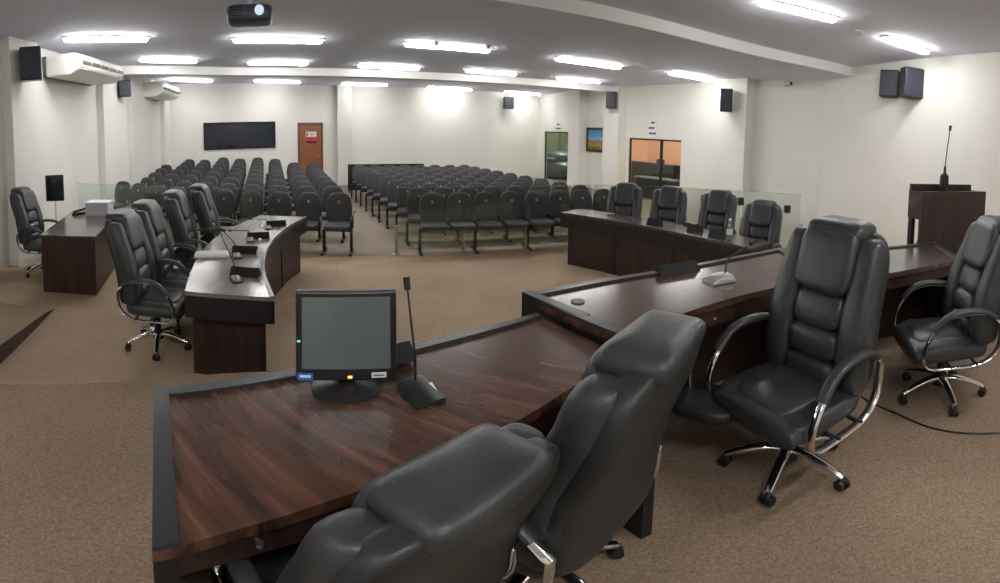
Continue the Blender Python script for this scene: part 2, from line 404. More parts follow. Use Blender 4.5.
# brown door
dc = on_back(.40, 0, .02)
d = bpy.data.objects.new('door_1', None); COL.objects.link(d); d.location = dc; d.rotation_euler = (0, 0, brz); d['kind'] = 'structure'
bm = BM()
for s in (-1, 1): box(bm, (s * .485, 0, 1.05), (.08, .08, 2.12))
box(bm, (0, 0, 2.08), (1.05, .08, .09)); obj('door_frame', bm, M['door_frame'], d)
bm = BM(); box(bm, (0, .0, 1.02), (.89, .05, 2.03)); lf = obj('door_leaf', bm, M['door'], d)
bm = BM(); cyl(bm, (.36, -.03, 1.0), (.36, -.09, 1.0), .02); cyl(bm, (.36, -.08, 1.0), (.25, -.08, 1.0), .012); obj('door_handle', bm, M['steel'], d, True)
sg = thing('door_sign', 'small white and red notice fixed to the brown door', 'sign', on_back(.40, 1.64, .055), brz)
bm = BM(); box(bm, (.02, 0, .10), (.44, .008, .17)); obj('notice_top', bm, M['paper'], sg)
bm = BM(); box(bm, (.02, 0, -.06), (.42, .008, .14)); obj('notice_bottom', bm, M['red'], sg)
bm = BM(); box(bm, (.02, 0, -.165), (.42, .01, .06)); obj('notice_strip', bm, M['black'], sg)
bm = BM()
for r_, w_ in ((.13, .22), (.10, .25), (.07, .18)): box(bm, (.06, -.006, r_), (w_, .004, .013))
obj('lettering', bm, M['red'], sg)
bm = BM(); box(bm, (-.15, -.006, .10), (.06, .004, .12)); obj('emblem', bm, M['ink'], sg)

# glazed door on the far right and the wide glazed opening: small rooms built behind the panes, the orange one self-glowing
def room(name, xb, ya, yb, mback, mfar):
    xa = XR + .18
    for nm, m, q in (('', mback, [(xb, ya, 0), (xb, yb, 0), (xb, yb, 2.6), (xb, ya, 2.6)]), ('_far', mfar, [(xa, yb, 0), (xb, yb, 0), (xb, yb, 2.6), (xa, yb, 2.6)]),
                     ('_near', M['wall_shade'], [(xa, ya, 0), (xb, ya, 0), (xb, ya, 2.6), (xa, ya, 2.6)]), ('_ceiling', M['wall_shade'], [(xa, ya, 2.6), (xb, ya, 2.6), (xb, yb, 2.6), (xa, yb, 2.6)]), ('_floor', M['room_dark'], [(xa, ya, -.01), (xb, ya, -.01), (xb, yb, -.01), (xa, yb, -.01)])):
        bm = BM(); quad(bm, q); struct('wall_' + name + nm, bm, m)
room('outside', XR + 3.2, 14.6, 20.4, M['green'], M['green'])
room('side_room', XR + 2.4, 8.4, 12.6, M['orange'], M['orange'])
def glazing(name, y0, y1, z0, z1, mull):
    w = bpy.data.objects.new(name, None); COL.objects.link(w); w.location = (XR + .09, 0, 0); w['kind'] = 'structure'
    bm = BM()
    for y in [y0 + .025, y1 - .025] + mull: box(bm, (0, y, (z0 + z1) / 2), (.06, .05 if y not in mull else .09, z1 - z0))
    box(bm, (0, (y0 + y1) / 2, z1 - .025), (.06, y1 - y0, .05)); obj('window_frame', bm, M['darksteel'], w)
    bm = BM(); box(bm, (0, (y0 + y1) / 2, (z0 + z1) / 2), (.012, y1 - y0 - .06, z1 - z0 - .06)); obj('pane', bm, M['glass'], w)
    return w
glazing('door_2', *DR, [])
glazing('window_2', *WR, [9.75])
# what stands behind the panes
c_ = thing('parked_car', 'dark car seen through the glazed door at the far right', 'car', (XR + 1.45, 17.9, 0), 0)
bm = BM(); sq(bm, (0, .1, .36), (.95, 1.7, .36), .5, .5); obj('car_body', bm, M['room_dark'], c_, True)
bm = BM(); sq(bm, (0, .1, .84), (.85, 1.2, .26), .6, .6); obj('car_roof', bm, M['room_dark'], c_, True)
bm = BM(); box(bm, (-.80, .1, .82), (.10, 2.0, .06)); obj('bright_strip', bm, mat('pale_blue_trim', (.35, .42, .6), .3), c_)
cb = thing('office_cabinet', 'dark low cabinet behind the wide window in the side room', 'cabinet', (XR + 1.0, 10.5, 0))
bm = BM(); box(bm, (0, 0, .51), (.45, 4.0, 1.02)); obj('cabinet_body', bm, M['room_dark'], cb)
for yy in (-1.32, 0, 1.32):
    bm = BM(); box(bm, (-.235, yy, .5), (.02, 1.28, .92)); obj('cabinet_door', bm, M['plastic'], cb)
for yy, lab in ((10.6, 'dark bundle on the cabinet beside the window mullion'), (9.35, 'small dark bundle at the right end of the cabinet behind the window')):
    bm = BM(); sq(bm, (0, 0, .07), (.13, .17, .08), .7, .8, 16, 8); o = obj('bundle', bm, M['black'], None, True); o.location = (XR + 1.0, yy, 1.022); tag(o, lab, 'bundle')
de = thing('side_room_desk', 'grey-topped desk behind the lower part of the wide window', 'desk', (XR + .48, 10.2, 0))
bm = BM(); box(bm, (0, 0, .60), (.5, 1.9, .04)); obj('desk_top', bm, mat('grey_desk', (.30, .31, .33), .5), de)
bm = BM(); box(bm, (.1, 0, .29), (.04, 1.8, .58)); obj('desk_panel', bm, M['room_dark'], de)

# ------------------------------------------------------------------ ceiling lights
rows = [('front row of the hall, first from the left wall', -3.85, 6.45, -2.65, 7.35), ('front row of the hall, second from the left', -1.22, 8.06, .45, 8.39),
        ('front row of the hall, in the middle with two detectors beside it', 2.10, 8.46, 3.95, 8.47), ('front row of the hall, fourth from the left', 5.63, 8.41, 7.46, 8.20),
        ('front row of the hall, nearest the right wall', 8.68, 7.61, 10.3, 7.32),
        ('middle row just before the beam, first from the left wall', -3.55, 9.3, -2.44, 10.15), ('middle row just before the beam, second from the left', -1.27, 10.80, .21, 11.21),
        ('middle row just before the beam, third from the left', 1.57, 11.52, 3.31, 11.69), ('middle row just before the beam, fourth from the left', 4.66, 11.53, 6.25, 11.47),
        ('middle row just before the beam, nearest the right wall', 7.61, 11.27, 9.16, 11.03),
        ('back row beyond the beam, first from the left wall', -4.0, 13.1, -2.88, 14.15), ('back row beyond the beam, above the dark window', -1.53, 14.66, .03, 15.43),
        ('back row beyond the beam, right of the back pillar', 1.60, 15.98, 3.34, 16.28), ('back row beyond the beam, second right of the back pillar', 5.05, 16.52, 7.01, 16.70),
        ('back row beyond the beam, at the right end', 8.51, 16.57, 10.4, 16.76)]
def light(x0, y0, x1, y1, z, label):
    L = math.dist((x0, y0), (x1, y1)); rz = math.atan2(y1 - y0, x1 - x0)
    t = thing('tube_light', label, 'ceiling light', ((x0 + x1) / 2, (y0 + y1) / 2, z), rz, 'tube lights on the ceiling')
    bm = BM(); box(bm, (0, 0, -.012), (L + .06, .16, .022)); obj('housing', bm, M['white'], t)
    bm = BM(); sq(bm, (0, 0, -.050), (L / 2, .058, .030), .35, .18, 28, 8); obj('diffuser', bm, (M['tube_soft'] if y0 > 12.8 else M['tube']) if z < 3.5 else M['tube_bright'], t, True)
for lab, a, b, c, d_ in rows: light(a, b, c, d_, H1 - .001, 'white tube light, ' + lab)
light(5.15, 2.96, 6.20, 2.21, H2 - .001, 'glowing white tube light over the head table, cut by the top edge')
light(7.28, 1.69, 8.20, 1.05, H2 - .001, 'glowing white tube light over the lectern near the pair of wall speakers')
# unseen tubes added behind the viewer to light the head table
light(2.2, -.9, 3.3, -1.2, H2 - .001, 'glowing white tube light above the head table chairs, behind the viewer')
light(-.6, -.9, .6, -1.2, H2 - .001, 'glowing white tube light behind the nearest chair, behind the viewer')
light(-3.2, -.4, -2.1, -.4, H2 - .001, 'glowing white tube light left of the head table, behind the viewer')

for (x, y, z, lab) in ((2.7, 8.28, H1, 'small white smoke detector left of the middle tube light'), (3.75, 8.1, H1, 'small white smoke detector right of the middle tube light'),
                       (6.95, 2.06, H2, 'small white smoke detector beside the light near the lectern')):
    t = thing('smoke_detector', lab, 'smoke detector', (x, y, z), 0)
    bm = BM(); lathe(bm, [(.06, -.022), (.065, 0)], 16); obj('base', bm, M['white'], t, True)
    bm = BM(); lathe(bm, [(.015, -.07), (.045, -.06), (.05, -.022)], 16); obj('head', bm, M['hinge'], t, True)

# ------------------------------------------------------------------ loudspeakers, air conditioners, projector, camera
def speaker(loc, heading, size, label, tilt=.12):
    rz = math.atan2(heading[1], heading[0]) + PI / 2
    w, dp, h = size
    t = thing('wall_speaker', label, 'speaker', loc, rz, 'black loudspeakers on the walls')
    bm = BM(); box(bm, (0, 0, 0), (w, dp, h), 0, .02, rx=-tilt * 0); obj('cabinet', bm, M['plastic'], t)
    bm = BM(); box(bm, (0, -dp / 2 - .006, 0), (w * .9, .014, h * .92), 0, .006); obj('grille', bm, M['speaker'], t)
    bm = BM(); box(bm, (0, dp / 2 + .05, 0), (.05, .12, .08)); obj('bracket', bm, M['darksteel'], t)
    return t
speaker((-4.24, 5.98, 2.98), (.55, -.83), (.36, .22, .50), 'black loudspeaker on the front left pillar beside the air conditioner')
speaker((-4.33, 10.15, 2.90), (.5, -.86), (.32, .22, .36), 'small black loudspeaker half hidden behind the large air conditioner')
speaker((9.0, 17.15, 2.98), (-.3, -.95), (.45, .26, .46), 'small black loudspeaker high on the back wall')
speaker((10.2, 11.62, 2.94), (-.75, -.66), (.36, .26, .52), 'black loudspeaker on the pillar between picture and wide window')
speaker((10.16, 6.72, 2.84), (-.85, -.52), (.34, .26, .56), 'black loudspeaker on the broad right pillar')
speaker((9.28, 1.96, 3.14), (-.98, .02), (.42, .26, .52), 'left one of the two loudspeakers paired on the right wall')
speaker((8.93, 1.42, 3.12), (-.80, -.60), (.46, .28, .56), 'right one of the two loudspeakers paired on the right wall')

def ac(y0, y1, z0, z1, dep, label):
    yc, L, h = (y0 + y1) / 2, y1 - y0, z1 - z0
    t = thing('air_conditioner', label, 'air conditioner', (XL, yc, z0), 0, 'white air conditioners on the left wall')
    prof = [(.02, 0), (dep * .72, -.02), (dep * .97, .07), (dep, h * .55), (dep * .94, h * .9), (dep * .8, h), (.02, h)]
    bm = BM()
    a = [bm.verts.new((x, -L / 2, z)) for x, z in prof]; b = [bm.verts.new((x, L / 2, z)) for x, z in prof]
    n = len(prof); bm.faces.new(a); bm.faces.new(b[::-1])
    for i in range(n): bm.faces.new((a[i], a[(i + 1) % n], b[(i + 1) % n], b[i]))
    bmesh.ops.bevel(bm, geom=bm.edges[:], offset=.018, segments=2, affect='EDGES'); obj('casing', bm, M['white'], t, True)
    bm = BM()
    for j in range(5): box(bm, (dep * .985 + .022, -L / 2 + L * (j + .5) / 5, h * .50), (.02, L / 5 * .82, .05))
    obj('air_outlet', bm, M['acgrey'], t)
    bm = BM()
    for j in range(2): box(bm, (dep * .99 + .015, 0, h * (.50 + .09 * j - .045)), (.02, L * .92, .012), 0, 0, 0, .5)
    obj('louver', bm, M['white'], t)
    bm = BM(); box(bm, (.03, 0, h / 2), (.1, L * 1.02, h * 1.04)); obj('wall_plate', bm, M['acgrey'], t)
ac(6.95, 8.85, 2.90, 3.24, .86, 'large white air conditioner on the left wall beside the front loudspeaker')
ac(11.9, 13.7, 2.84, 3.20, .78, 'farther white air conditioner on the left wall near the back corner')

t = thing('projector', 'dark ceiling projector at the top edge above the left tube lights', 'projector', (-.62, 5.55, 3.16), .1)
bm = BM(); sq(bm, (0, 0, 0), (.29, .22, .10), .35, .35); obj('shell', bm, M['proj'], t, True)
bm = BM(); cyl(bm, (.12, -.19, .01), (.12, -.26, .01), .06, .055, 20); obj('lens', bm, M['lens'], t, True)
bm = BM(); cyl(bm, (0, 0, .08), (0, 0, .24), .03, .03, 12); box(bm, (0, 0, .232), (.16, .16, .015)); obj('ceiling_mount', bm, M['white'], t)
bm = BM()
for j in range(4): box(bm, (-.16, -.212, -.04 + .03 * j), (.16, .012, .01))
obj('vent', bm, M['black'], t)

t = thing('security_camera', 'small dark security camera under the ceiling right of the broad pillar', 'camera', (10.55, 5.02, 3.28), -.6)
bm = BM(); box(bm, (0, 0, 0), (.10, .30, .10), 0, .02); obj('housing', bm, M['steel'], t)
bm = BM(); cyl(bm, (0, -.14, 0), (0, -.19, 0), .035); obj('lens', bm, M['black'], t)
bm = BM(); cyl(bm, (0, .02, .05), (0, .02, .12), .02); box(bm, (.12, .02, .115), (.26, .05, .01)); obj('bracket', bm, M['white'], t)

t = thing('framed_picture', 'small framed landscape painting of mountains between two right pillars', 'picture', (XR - .03, 13.05, 1.68))
bm = BM()
for s in (-1, 1): box(bm, (0, s * .60, 0), (.05, .11, .82)); box(bm, (0, 0, s * .37), (.05, 1.29, .09))
obj('frame', bm, mat('frame_wood', (.05, .035, .02), .5), t)
bm = BM(); box(bm, (-.004, 0, 0), (.02, 1.14, .68)); obj('canvas', bm, M['painting'], t)
def notice(loc, w, rows_, label):
    t = thing('wall_notice', label, 'sign', loc)
    h = .16 * len(rows_) + .04
    bm = BM(); box(bm, (0, 0, 0), (.012, w, h)); obj('plate', bm, M['paper'], t)
    bm = BM()
    for i, f in enumerate(rows_): box(bm, (-.009, w * (f[0] - .5) , h / 2 - .1 - .16 * i), (.006, w * f[1], .055))
    obj('printed_sign', bm, M['ink'], t)
notice((XR - .01, 10.1, 2.12), .40, [(.5, .45), (.62, .7), (.5, .8)], 'white notice with three dark marks above the wide window')
notice((XR - .01, 15.8, 2.12), .46, [(.5, .5), (.5, .8)], 'small white notice above the far glazed door')

# ------------------------------------------------------------------ wing tables (curved)
def wing(name, label, inner, outer, zt, band, n=28, mirror=False, top=None):
    """inner = edge towards the middle of the room, outer = chair side"""
    A, B = sp2(inner, n), sp2(outer, n)
    s = 1 if not mirror else -1
    t = thing(name, label, 'desk', (0, 0, 0))
    bm = BM(); ribbon(bm, A, B, zt - .03, zt); obj('desk_top', bm, top, t)
    Ai = [lerp(a, b, .045) for a, b in zip(A, B)]
    bm = BM(); ribbon(bm, A, Ai, zt, zt + .006); obj('edge_trim', bm, M['border'], t)
    A2 = [lerp(a, b, .05) for a, b in zip(A, B)]
    bm = BM(); ribbon(bm, A, A2, zt - band, zt - .03); obj('front_apron', bm, M['black_lam'], t)
    for i, nm in ((0, 'end_apron'), (-1, 'end_apron')):
        j = 1 if i == 0 else -2
        bm = BM(); a, b = A[i], B[i]; a_, b_ = A[j], B[j]
        f = .05 / max(math.dist(a, a_), .01)
        prism(bm, [a, b, lerp(b, b_, f), lerp(a, a_, f)], zt - band, zt - .03); obj(nm, bm, M['black_lam'], t)
    P1 = [lerp(a, b, .08) for a, b in zip(A, B)]; P2 = [lerp(a, b, .13) for a, b in zip(A, B)]
    k0, k1 = 1, n - 1
    bm = BM(); ribbon(bm, P1[k0:k1], P2[k0:k1], .008, zt - band + .01); obj('front_panel', bm, M['wood_dark'], t)
    for i in (1, -2):
        j = 2 if i == 1 else -3
        a, b = P1[i], lerp(A[i], B[i], .93); a_, b_ = P1[j], lerp(A[j], B[j], .93); f = .04 / max(math.dist(a, a_), .01)
        bm = BM(); prism(bm, [a, b, lerp(b, b_, f), lerp(a, a_, f)], .008, zt - band + .01); obj('end_panel', bm, M['wood_dark'], t)
    for q in (.27, .5, .73):
        i = int(q * n); a, b = lerp(A[i], B[i], .065), lerp(A[i], B[i], .6)
        a_, b_ = lerp(A[i + 1], B[i + 1], .065), lerp(A[i + 1], B[i + 1], .6); f = .06 / max(math.dist(a, a_), .01)
        bm = BM(); prism(bm, [a, b, lerp(b, b_, f), lerp(a, a_, f)], .008, zt - band + .005); obj('leg_panel', bm, M['black_lam'], t)
    return t
LW_in = [(-.21, 3.23), (-.33, 3.85), (-.37, 4.45), (-.32, 5.15), (-.15, 5.85), (.09, 6.45)]
LW_out = [(-.94, 3.30), (-1.03, 3.9), (-1.08, 4.55), (-1.04, 5.25), (-.88, 5.95), (-.64, 6.62)]
wing('curved_desk', 'curved dark wooden desk on the left with four black chairs', LW_in, LW_out, .72, .20, top=M['wood_pale'])
RW_in = [(3.95, 5.66), (4.20, 5.0), (4.40, 4.2), (4.46, 3.5), (4.46, 2.95), (4.43, 2.5)]
RW_out = [(4.47, 5.82), (4.74, 5.12), (4.92, 4.25), (4.98, 3.5), (4.97, 2.95), (4.94, 2.45)]
wing('curved_desk', 'curved dark wooden desk on the right with four black chairs', RW_in, RW_out, .74, .20, top=M['wood_grey'])

# left desk by the wall
t = thing('office_desk', 'straight dark wooden desk near the left wall with papers on it', 'desk', (0, 0, 0))
fl, fr, br, bl = (-3.38, 4.80), (-2.60, 4.95), (-3.02, 6.72), (-3.95, 6.72)
bm = BM(); prism(bm, [fl, fr, br, bl], .69, .72); obj('desk_top', bm, M['wood_grey'], t)
ins = lambda p, q, f: lerp(p, q, f)
bm = BM(); prism(bm, [ins(fl, br, .015), ins(fr, bl, .015), ins(fr, bl, .04), ins(fl, br, .04)], .008, .69); obj('end_panel', bm, M['wood_dark'], t)
bm = BM(); prism(bm, [ins(bl, fr, .015), ins(br, fl, .015), ins(br, fl, .04), ins(bl, fr, .04)], .008, .69); obj('end_panel', bm, M['wood_dark'], t)
bm = BM(); prism(bm, [ins(fr, bl, .02), ins(br, fl, .02), ins(br, fl, .05), ins(fr, bl, .05)], .008, .69); obj('front_panel', bm, M['wood_dark'], t)

# ------------------------------------------------------------------ head table (three desks on the platform)
PZ = .3
def head_desk(label, back, near, zt, mtop, band=.16, apron=.12, ends=(True, True), legs=(), rz_trim=True, knobs=()):
    n = 20; A, B = sp2(back, n), sp2(near, n)
    t = thing('head_desk', label, 'desk', (0, 0, 0), 0)
    bm = BM(); ribbon(bm, A, B, zt - .035, zt); obj('desk_top', bm, mtop, t)
    Ai = [lerp(a, b, .075) for a, b in zip(A, B)]
    bm = BM(); ribbon(bm, A, Ai, zt - .001, zt + .012)
    for i, f in ((0, ends[0]), (-1, ends[1])):
        if not f: continue
        j = 1 if i == 0 else -2
        a, b, a_, b_ = A[i], B[i], A[j], B[j]; ff = .05 / max(math.dist(a, a_), .01); fg = .05 / max(math.dist(b, b_), .01)
        prism(bm, [a, b, lerp(b, b_, fg), lerp(a, a_, ff)], zt - .001, zt + .0125)
    obj('edge_trim', bm, M['border'], t)
    A2 = [lerp(a, b, .06) for a, b in zip(A, B)]
    bm = BM(); ribbon(bm, A, A2, zt - band, zt - .03); obj('front_apron', bm, M['black_lam'], t)
    P1 = [lerp(a, b, .12) for a, b in zip(A, B)]; P2 = [lerp(a, b, .17) for a, b in zip(A, B)]
    bm = BM(); ribbon(bm, P1, P2, PZ + .004, zt - .03); obj('front_panel', bm, M['wood_dark'], t)
    N1 = [lerp(a, b, .975) for a, b in zip(A, B)]; N2 = [lerp(a, b, .93) for a, b in zip(A, B)]
    bm = BM(); ribbon(bm, N1, N2, zt - apron, zt - .035); ap = obj('drawer_rail', bm, M['wood_dark'], t)
    for q in knobs:
        i = int(q * (n - 1)); p = N1[i]; dirn = Vector((B[i][0] - A[i][0], B[i][1] - A[i][1], 0)).normalized()
        bm = BM(); c = Vector((*p, zt - apron / 2 - .02)); cyl(bm, c, c + dirn * .016, .008, .008, 12); obj('lock', bm, M['chrome'], ap, True)
    for i, f in ((0, ends[0]), (-1, ends[1])):
        if not f: continue
        j = 1 if i == 0 else -2
        a, b, a_, b_ = A[i], lerp(A[i], B[i], .99), A[j], lerp(A[j], B[j], .99); ff = .05 / max(math.dist(a, a_), .01); fg = .05 / max(math.dist(b, b_), .01)
        bm = BM(); prism(bm, [a, b, lerp(b, b_, fg), lerp(a, a_, ff)], PZ + .004, zt - .033); obj('end_panel', bm, M['black_lam'], t)
    for (q, f0, f1) in legs:
        i = min(int(q * (n - 1)), n - 2); a, b, a_, b_ = lerp(A[i], B[i], f0), lerp(A[i], B[i], f1), lerp(A[i + 1], B[i + 1], f0), lerp(A[i + 1], B[i + 1], f1)
        ff = .06 / max(math.dist(a, a_), .01); fg = .06 / max(math.dist(b, b_), .01)
        bm = BM(); prism(bm, [a, b, lerp(b, b_, fg), lerp(a, a_, ff)], PZ + .004, zt - .036); obj('leg_panel', bm, M['wood_dark'], t)
    return t
head_desk('large foreground desk section carrying the monitor, dark wood with black border', [(-.49, 1.31), (-.01, 1.505), (.55, 1.66), (1.09, 1.74)], [(-.265, .66), (-.10, .775), (.16, .90), (.60, 1.045), (1.16, 1.22)], 1.05, M['wood_top'], ends=(True, False), legs=((.97, .15, .97),), knobs=(.3,))
head_desk('raised middle desk section of the head table with round cable hole', [(1.11, 1.90), (1.6, 1.875), (2.1, 1.775), (2.65, 1.65), (3.17, 1.51)], [(1.20, 1.26), (1.42, 1.265), (1.74, 1.245), (2.10, 1.165), (2.70, .93)], 1.09, M['wood_top2'], band=.10, ends=(True, True), legs=(), knobs=(.58, .9))
head_desk('right desk section of the head table in front of the lectern', [(3.24, 1.43), (3.66, 1.08), (4.05, .73), (4.45, .36)], [(2.76, .89), (3.17, .56), (3.48, .33), (3.82, .08)], 1.05, M['wood_grey'], ends=(False, True), legs=((.0, .15, .97), (.9, .3, .97)), knobs=(.5,))
ec = [o for o in bpy.data.objects if o.name == 'head_desk.001'][0]
e0, e1 = (1.102, 1.912), (1.182, 1.50)
bm = BM(); prism(bm, [e0, e1, (1.235, 1.51), (1.16, 1.915)], .955, 1.104); obj('end_cover', bm, M['black_lam'], ec)
e1 = [o for o in bpy.data.objects if o.name == 'head_desk'][0]
bm = BM(); prism(bm, [(1.10, 1.68), (1.09, .99), (1.14, .985), (1.16, 1.68)], PZ + .004, 1.01); obj('joint_panel', bm, M['black_lam'], e1)
# cable grommet
g_ = thing('cable_grommet', 'round black cable hole cap in the raised desk corner', 'cable cap', (1.30, 1.69, 1.0905))
bm = BM(); lathe(bm, [(.030, .004), (.036, .004), (.036, 0), (.03, 0)], 24); obj('rim', bm, M['plastic'], g_, True)
bm = BM(); lathe(bm, [(.001, .0015), (.029, .0015), (.029, 0), (.001, 0)], 24); obj('cap', bm, M['black'], g_, True)

# ------------------------------------------------------------------ executive chairs (front = +y)
def bend(p):   # (lateral, out, up along the back) -> chair space
    u, w, v = p
    lean = .20
    y = -.19 - v * math.sin(lean) * (.75 + .45 * v) + .035 * math.sin(PI * min(max(v / .55, 0), 1))
    return Vector((u * (1 - .10 * max(0, v - .35)), y + w, .46 + v * math.cos(lean)))
def exec_chair(label, group, dz=0.0):
    t = thing('executive_chair', label, 'chair', (0, 0, 0), 0, group)
    # back: shell, side bolsters and tufted panels in one cushion mesh
    bm = BM(); sq(bm, (0, -.045, .348), (.302, .058, .372), .36, .42, 32, 20, bend); sh = obj('backrest', bm, M['leather_back'], t, True)
    for s in (-1, 1):
        bm = BM(); sq(bm, (s * .228, .018, .345), (.084, .080, .352), .42, .75, 18, 22, bend); obj('side_bolster', bm, M['leather'], sh, True)
    for a, b, th in ((-.02, .13, .085), (.12, .275, .068), (.265, .45, .062)):
        bm = BM(); sq(bm, (0, .02, (a + b) / 2), (.155, th, (b - a) / 2 + .004), .62, .5, 20, 12, bend); obj('tufted_panel', bm, M['leather'], sh, True)
    bm = BM()
    def hr(p):
        return bend(p)
    sq(bm, (0, .035, .585), (.182, .086, .155), .50, .32, 24, 14, hr)
    sq(bm, (0, -.01, .705), (.182, .106, .060), .65, .30, 24, 14, hr)
    obj('headrest', bm, M['leather'], t, True)
    # seat
    bm = BM()
    def dish(p):
        q = Vector(p); f = max(0, (q.y - .1) / .2); q.z -= .03 * f * f
        return q
    sq(bm, (0, .02, .425), (.285, .27, .062), .45, .42, 36, 12, dish)
    st = obj('seat', bm, M['leather'], t, True)
    bm = BM(); sq(bm, (0, .03, .465), (.185, .22, .035), .55, .45, 28, 10, dish)
    obj('seat_panel', bm, M['leather'], st, True)
    bm = BM(); sq(bm, (0, .245, .425), (.265, .055, .060), .7, .4, 24, 10, dish); obj('front_roll', bm, M['leather'], st, True)
    # arms
    loop = spline([(0, -.27, .60), (0, -.16, .672), (0, 0, .688), (0, .14, .652), (0, .235, .545), (0, .262, .43), (0, .215, .372), (0, .05, .362), (0, -.12, .366), (0, -.225, .42), (0, -.262, .50), (0, -.27, .60)], 60)[:-1]
    pad = spline([(0, -.22, .648), (0, -.13, .692), (0, 0, .702), (0, .10, .684), (0, .165, .640), (0, .205, .592)], 18)
    for s in (-1, 1):
        off = lambda p: (s * .325, p.y, p.z)
        bm = BM(); tube(bm, [off(p) for p in loop], .012, 10, True, flat=(.021, .010)); a = obj('armrest', bm, M['chrome'], t, True)
        bm = BM(); tube(bm, [off(p) for p in pad], .02, 12, False, flat=(.030, .018)); obj('arm_pad', bm, M['leather'], a, True)
        for yy in (-.10, .08):
            bm = BM(); cyl(bm, (s * .26, yy, .372), (s * .343, yy, .364), .011, .011, 10); obj('arm_bolt', bm, M['darksteel'], a, True)
    # column and mechanism
    bm = BM(); cyl(bm, (0, 0, .12), (0, 0, .33), .032, .030, 20); cyl(bm, (0, 0, .085), (0, 0, .16), .055, .042, 20); cyl(bm, (0, 0, .28), (0, 0, .37 ), .026, .026, 16); obj('gas_column', bm, M['plastic'], t, True)
    bm = BM(); box(bm, (0, -.02, .358), (.20, .28, .045), 0, .01); cyl(bm, (.1, .03, .352), (.25, .05, .345), .008, .008, 8); obj('tilt_mechanism', bm, M['darksteel'], t)
    # star base
    for k in range(5):
        a = 2 * PI * k / 5 + .76
        d = Vector((math.cos(a), math.sin(a), 0)); n_ = Vector((-d.y, d.x, 0))
        bm = BM()
        pts = [d * .03 + Vector((0, 0, .128)), d * .10 + Vector((0, 0, .130)), d * .19 + Vector((0, 0, .112)), d * .27 + Vector((0, 0, .085)), d * .305 + Vector((0, 0, .070))]
        rings = []
        for p, w, h in zip(spline(pts, 12), [.030 - .012 * i / 11 for i in range(12)], [.020 - .006 * i / 11 for i in range(12)]):
            rings.append([bm.verts.new(p + n_ * w * sgn(math.cos(2 * PI * j / 12), .7) + Vector((0, 0, h * sgn(math.sin(2 * PI * j / 12), .7)))) for j in range(12)])
        for A, B in zip(rings, rings[1:]):
            for j in range(12): bm.faces.new((A[j], A[(j + 1) % 12], B[(j + 1) % 12], B[j]))
        bm.faces.new(rings[0][::-1]); bm.faces.new(rings[-1])
        lg = obj('leg', bm, M['chrome'], t, True)
        bm = BM(); c = d * .30
        w_ = (n_ + d * .4).normalized()
        for s in (-1, 1): cyl(bm, c + w_ * s * .008 + Vector((0, 0, .030)), c + w_ * s * .028 + Vector((0, 0, .030)), .030, .027, 18)
        cyl(bm, c + Vector((0, 0, .03)), c + Vector((0, 0, .075)), .009, .009, 8); box(bm, c + Vector((0, 0, .052)), (.04, .03, .025), a, .006)
        obj('caster', bm, M['plastic'], lg, True)
    return t
GE = 'black executive chairs'
def facing(h): return math.atan2(h[1], h[0]) - PI / 2
proto = exec_chair('black leather executive chair turned towards the viewer beside the raised desk section', GE)
proto.location = (1.88, .79, PZ); proto.rotation_euler = (0, 0, facing((-.95, .28)))
UP = ('backrest', 'headrest', 'seat', 'armrest', 'tilt_mechanism')
def chair(x, y, z, head, label, dz=0.0, recline=0.0, spin=0.0, size=1.0):
    c = dup(proto, (x, y, z), facing(head), label, GE)
    for ch in c.children:
        nm = ch.name.split('.')[0]
        if nm == 'leg': ch.rotation_euler.z = spin
        if nm in UP: ch.location.z += dz
        if recline and nm in ('backrest', 'headrest'):
            piv = Vector((0, -.18, .46)); R = Matrix.Rotation(recline, 4, 'X')
            ch.matrix_local = Matrix.Translation((0, 0, dz)) @ Matrix.Translation(piv) @ R @ Matrix.Translation(-piv)
    c.scale = (size,) * 3
    return c
chair(2.98, .15, PZ, (-.45, .89), 'black leather executive chair at the right edge, in front of the lectern', -.02, .05, spin=-.2)
chair(.12, .90, PZ, (-.42, .91), 'nearest black leather chair at the bottom, seen from above behind', 0, .04, size=.85)
chair(.69, 1.03, PZ, (-.33, .94), 'black leather chair seen from behind, between the nearest chair and the raised desk', 0, .02, size=.92)
LWC = [((-1.37, 3.84), (1, .0), 'nearest of the four black chairs behind the left curved desk'), ((-1.36, 4.48), (1, .02), 'second nearest black chair behind the left curved desk'),
       ((-1.28, 5.34), (1, .02), 'third black chair behind the left curved desk'), ((-1.10, 6.0), (1, .02), 'farthest black chair behind the left curved desk')]
for p, h, l in LWC: chair(*p, .006, h, l, spin=.75)
RWC = [((4.92, 5.28), (-.85, -.52), 'farthest left of four black chairs behind the right curved desk', -.08), ((5.28, 4.62), (-.9, -.40), 'second black chair from the far end behind the right curved desk', -.08),
       ((5.62, 3.90), (-.97, -.22), 'third black chair from the far end behind the right curved desk', -.08), ((5.45, 3.02), (-.99, -.1), 'nearest black chair behind the right curved desk, by the glass rail', -.12)]
for p, h, l, dz in RWC: chair(*p, .006, h, l, dz)
chair(-3.84, 5.52, .006, (.98, .12), 'lone black executive chair at the straight desk by the left wall')

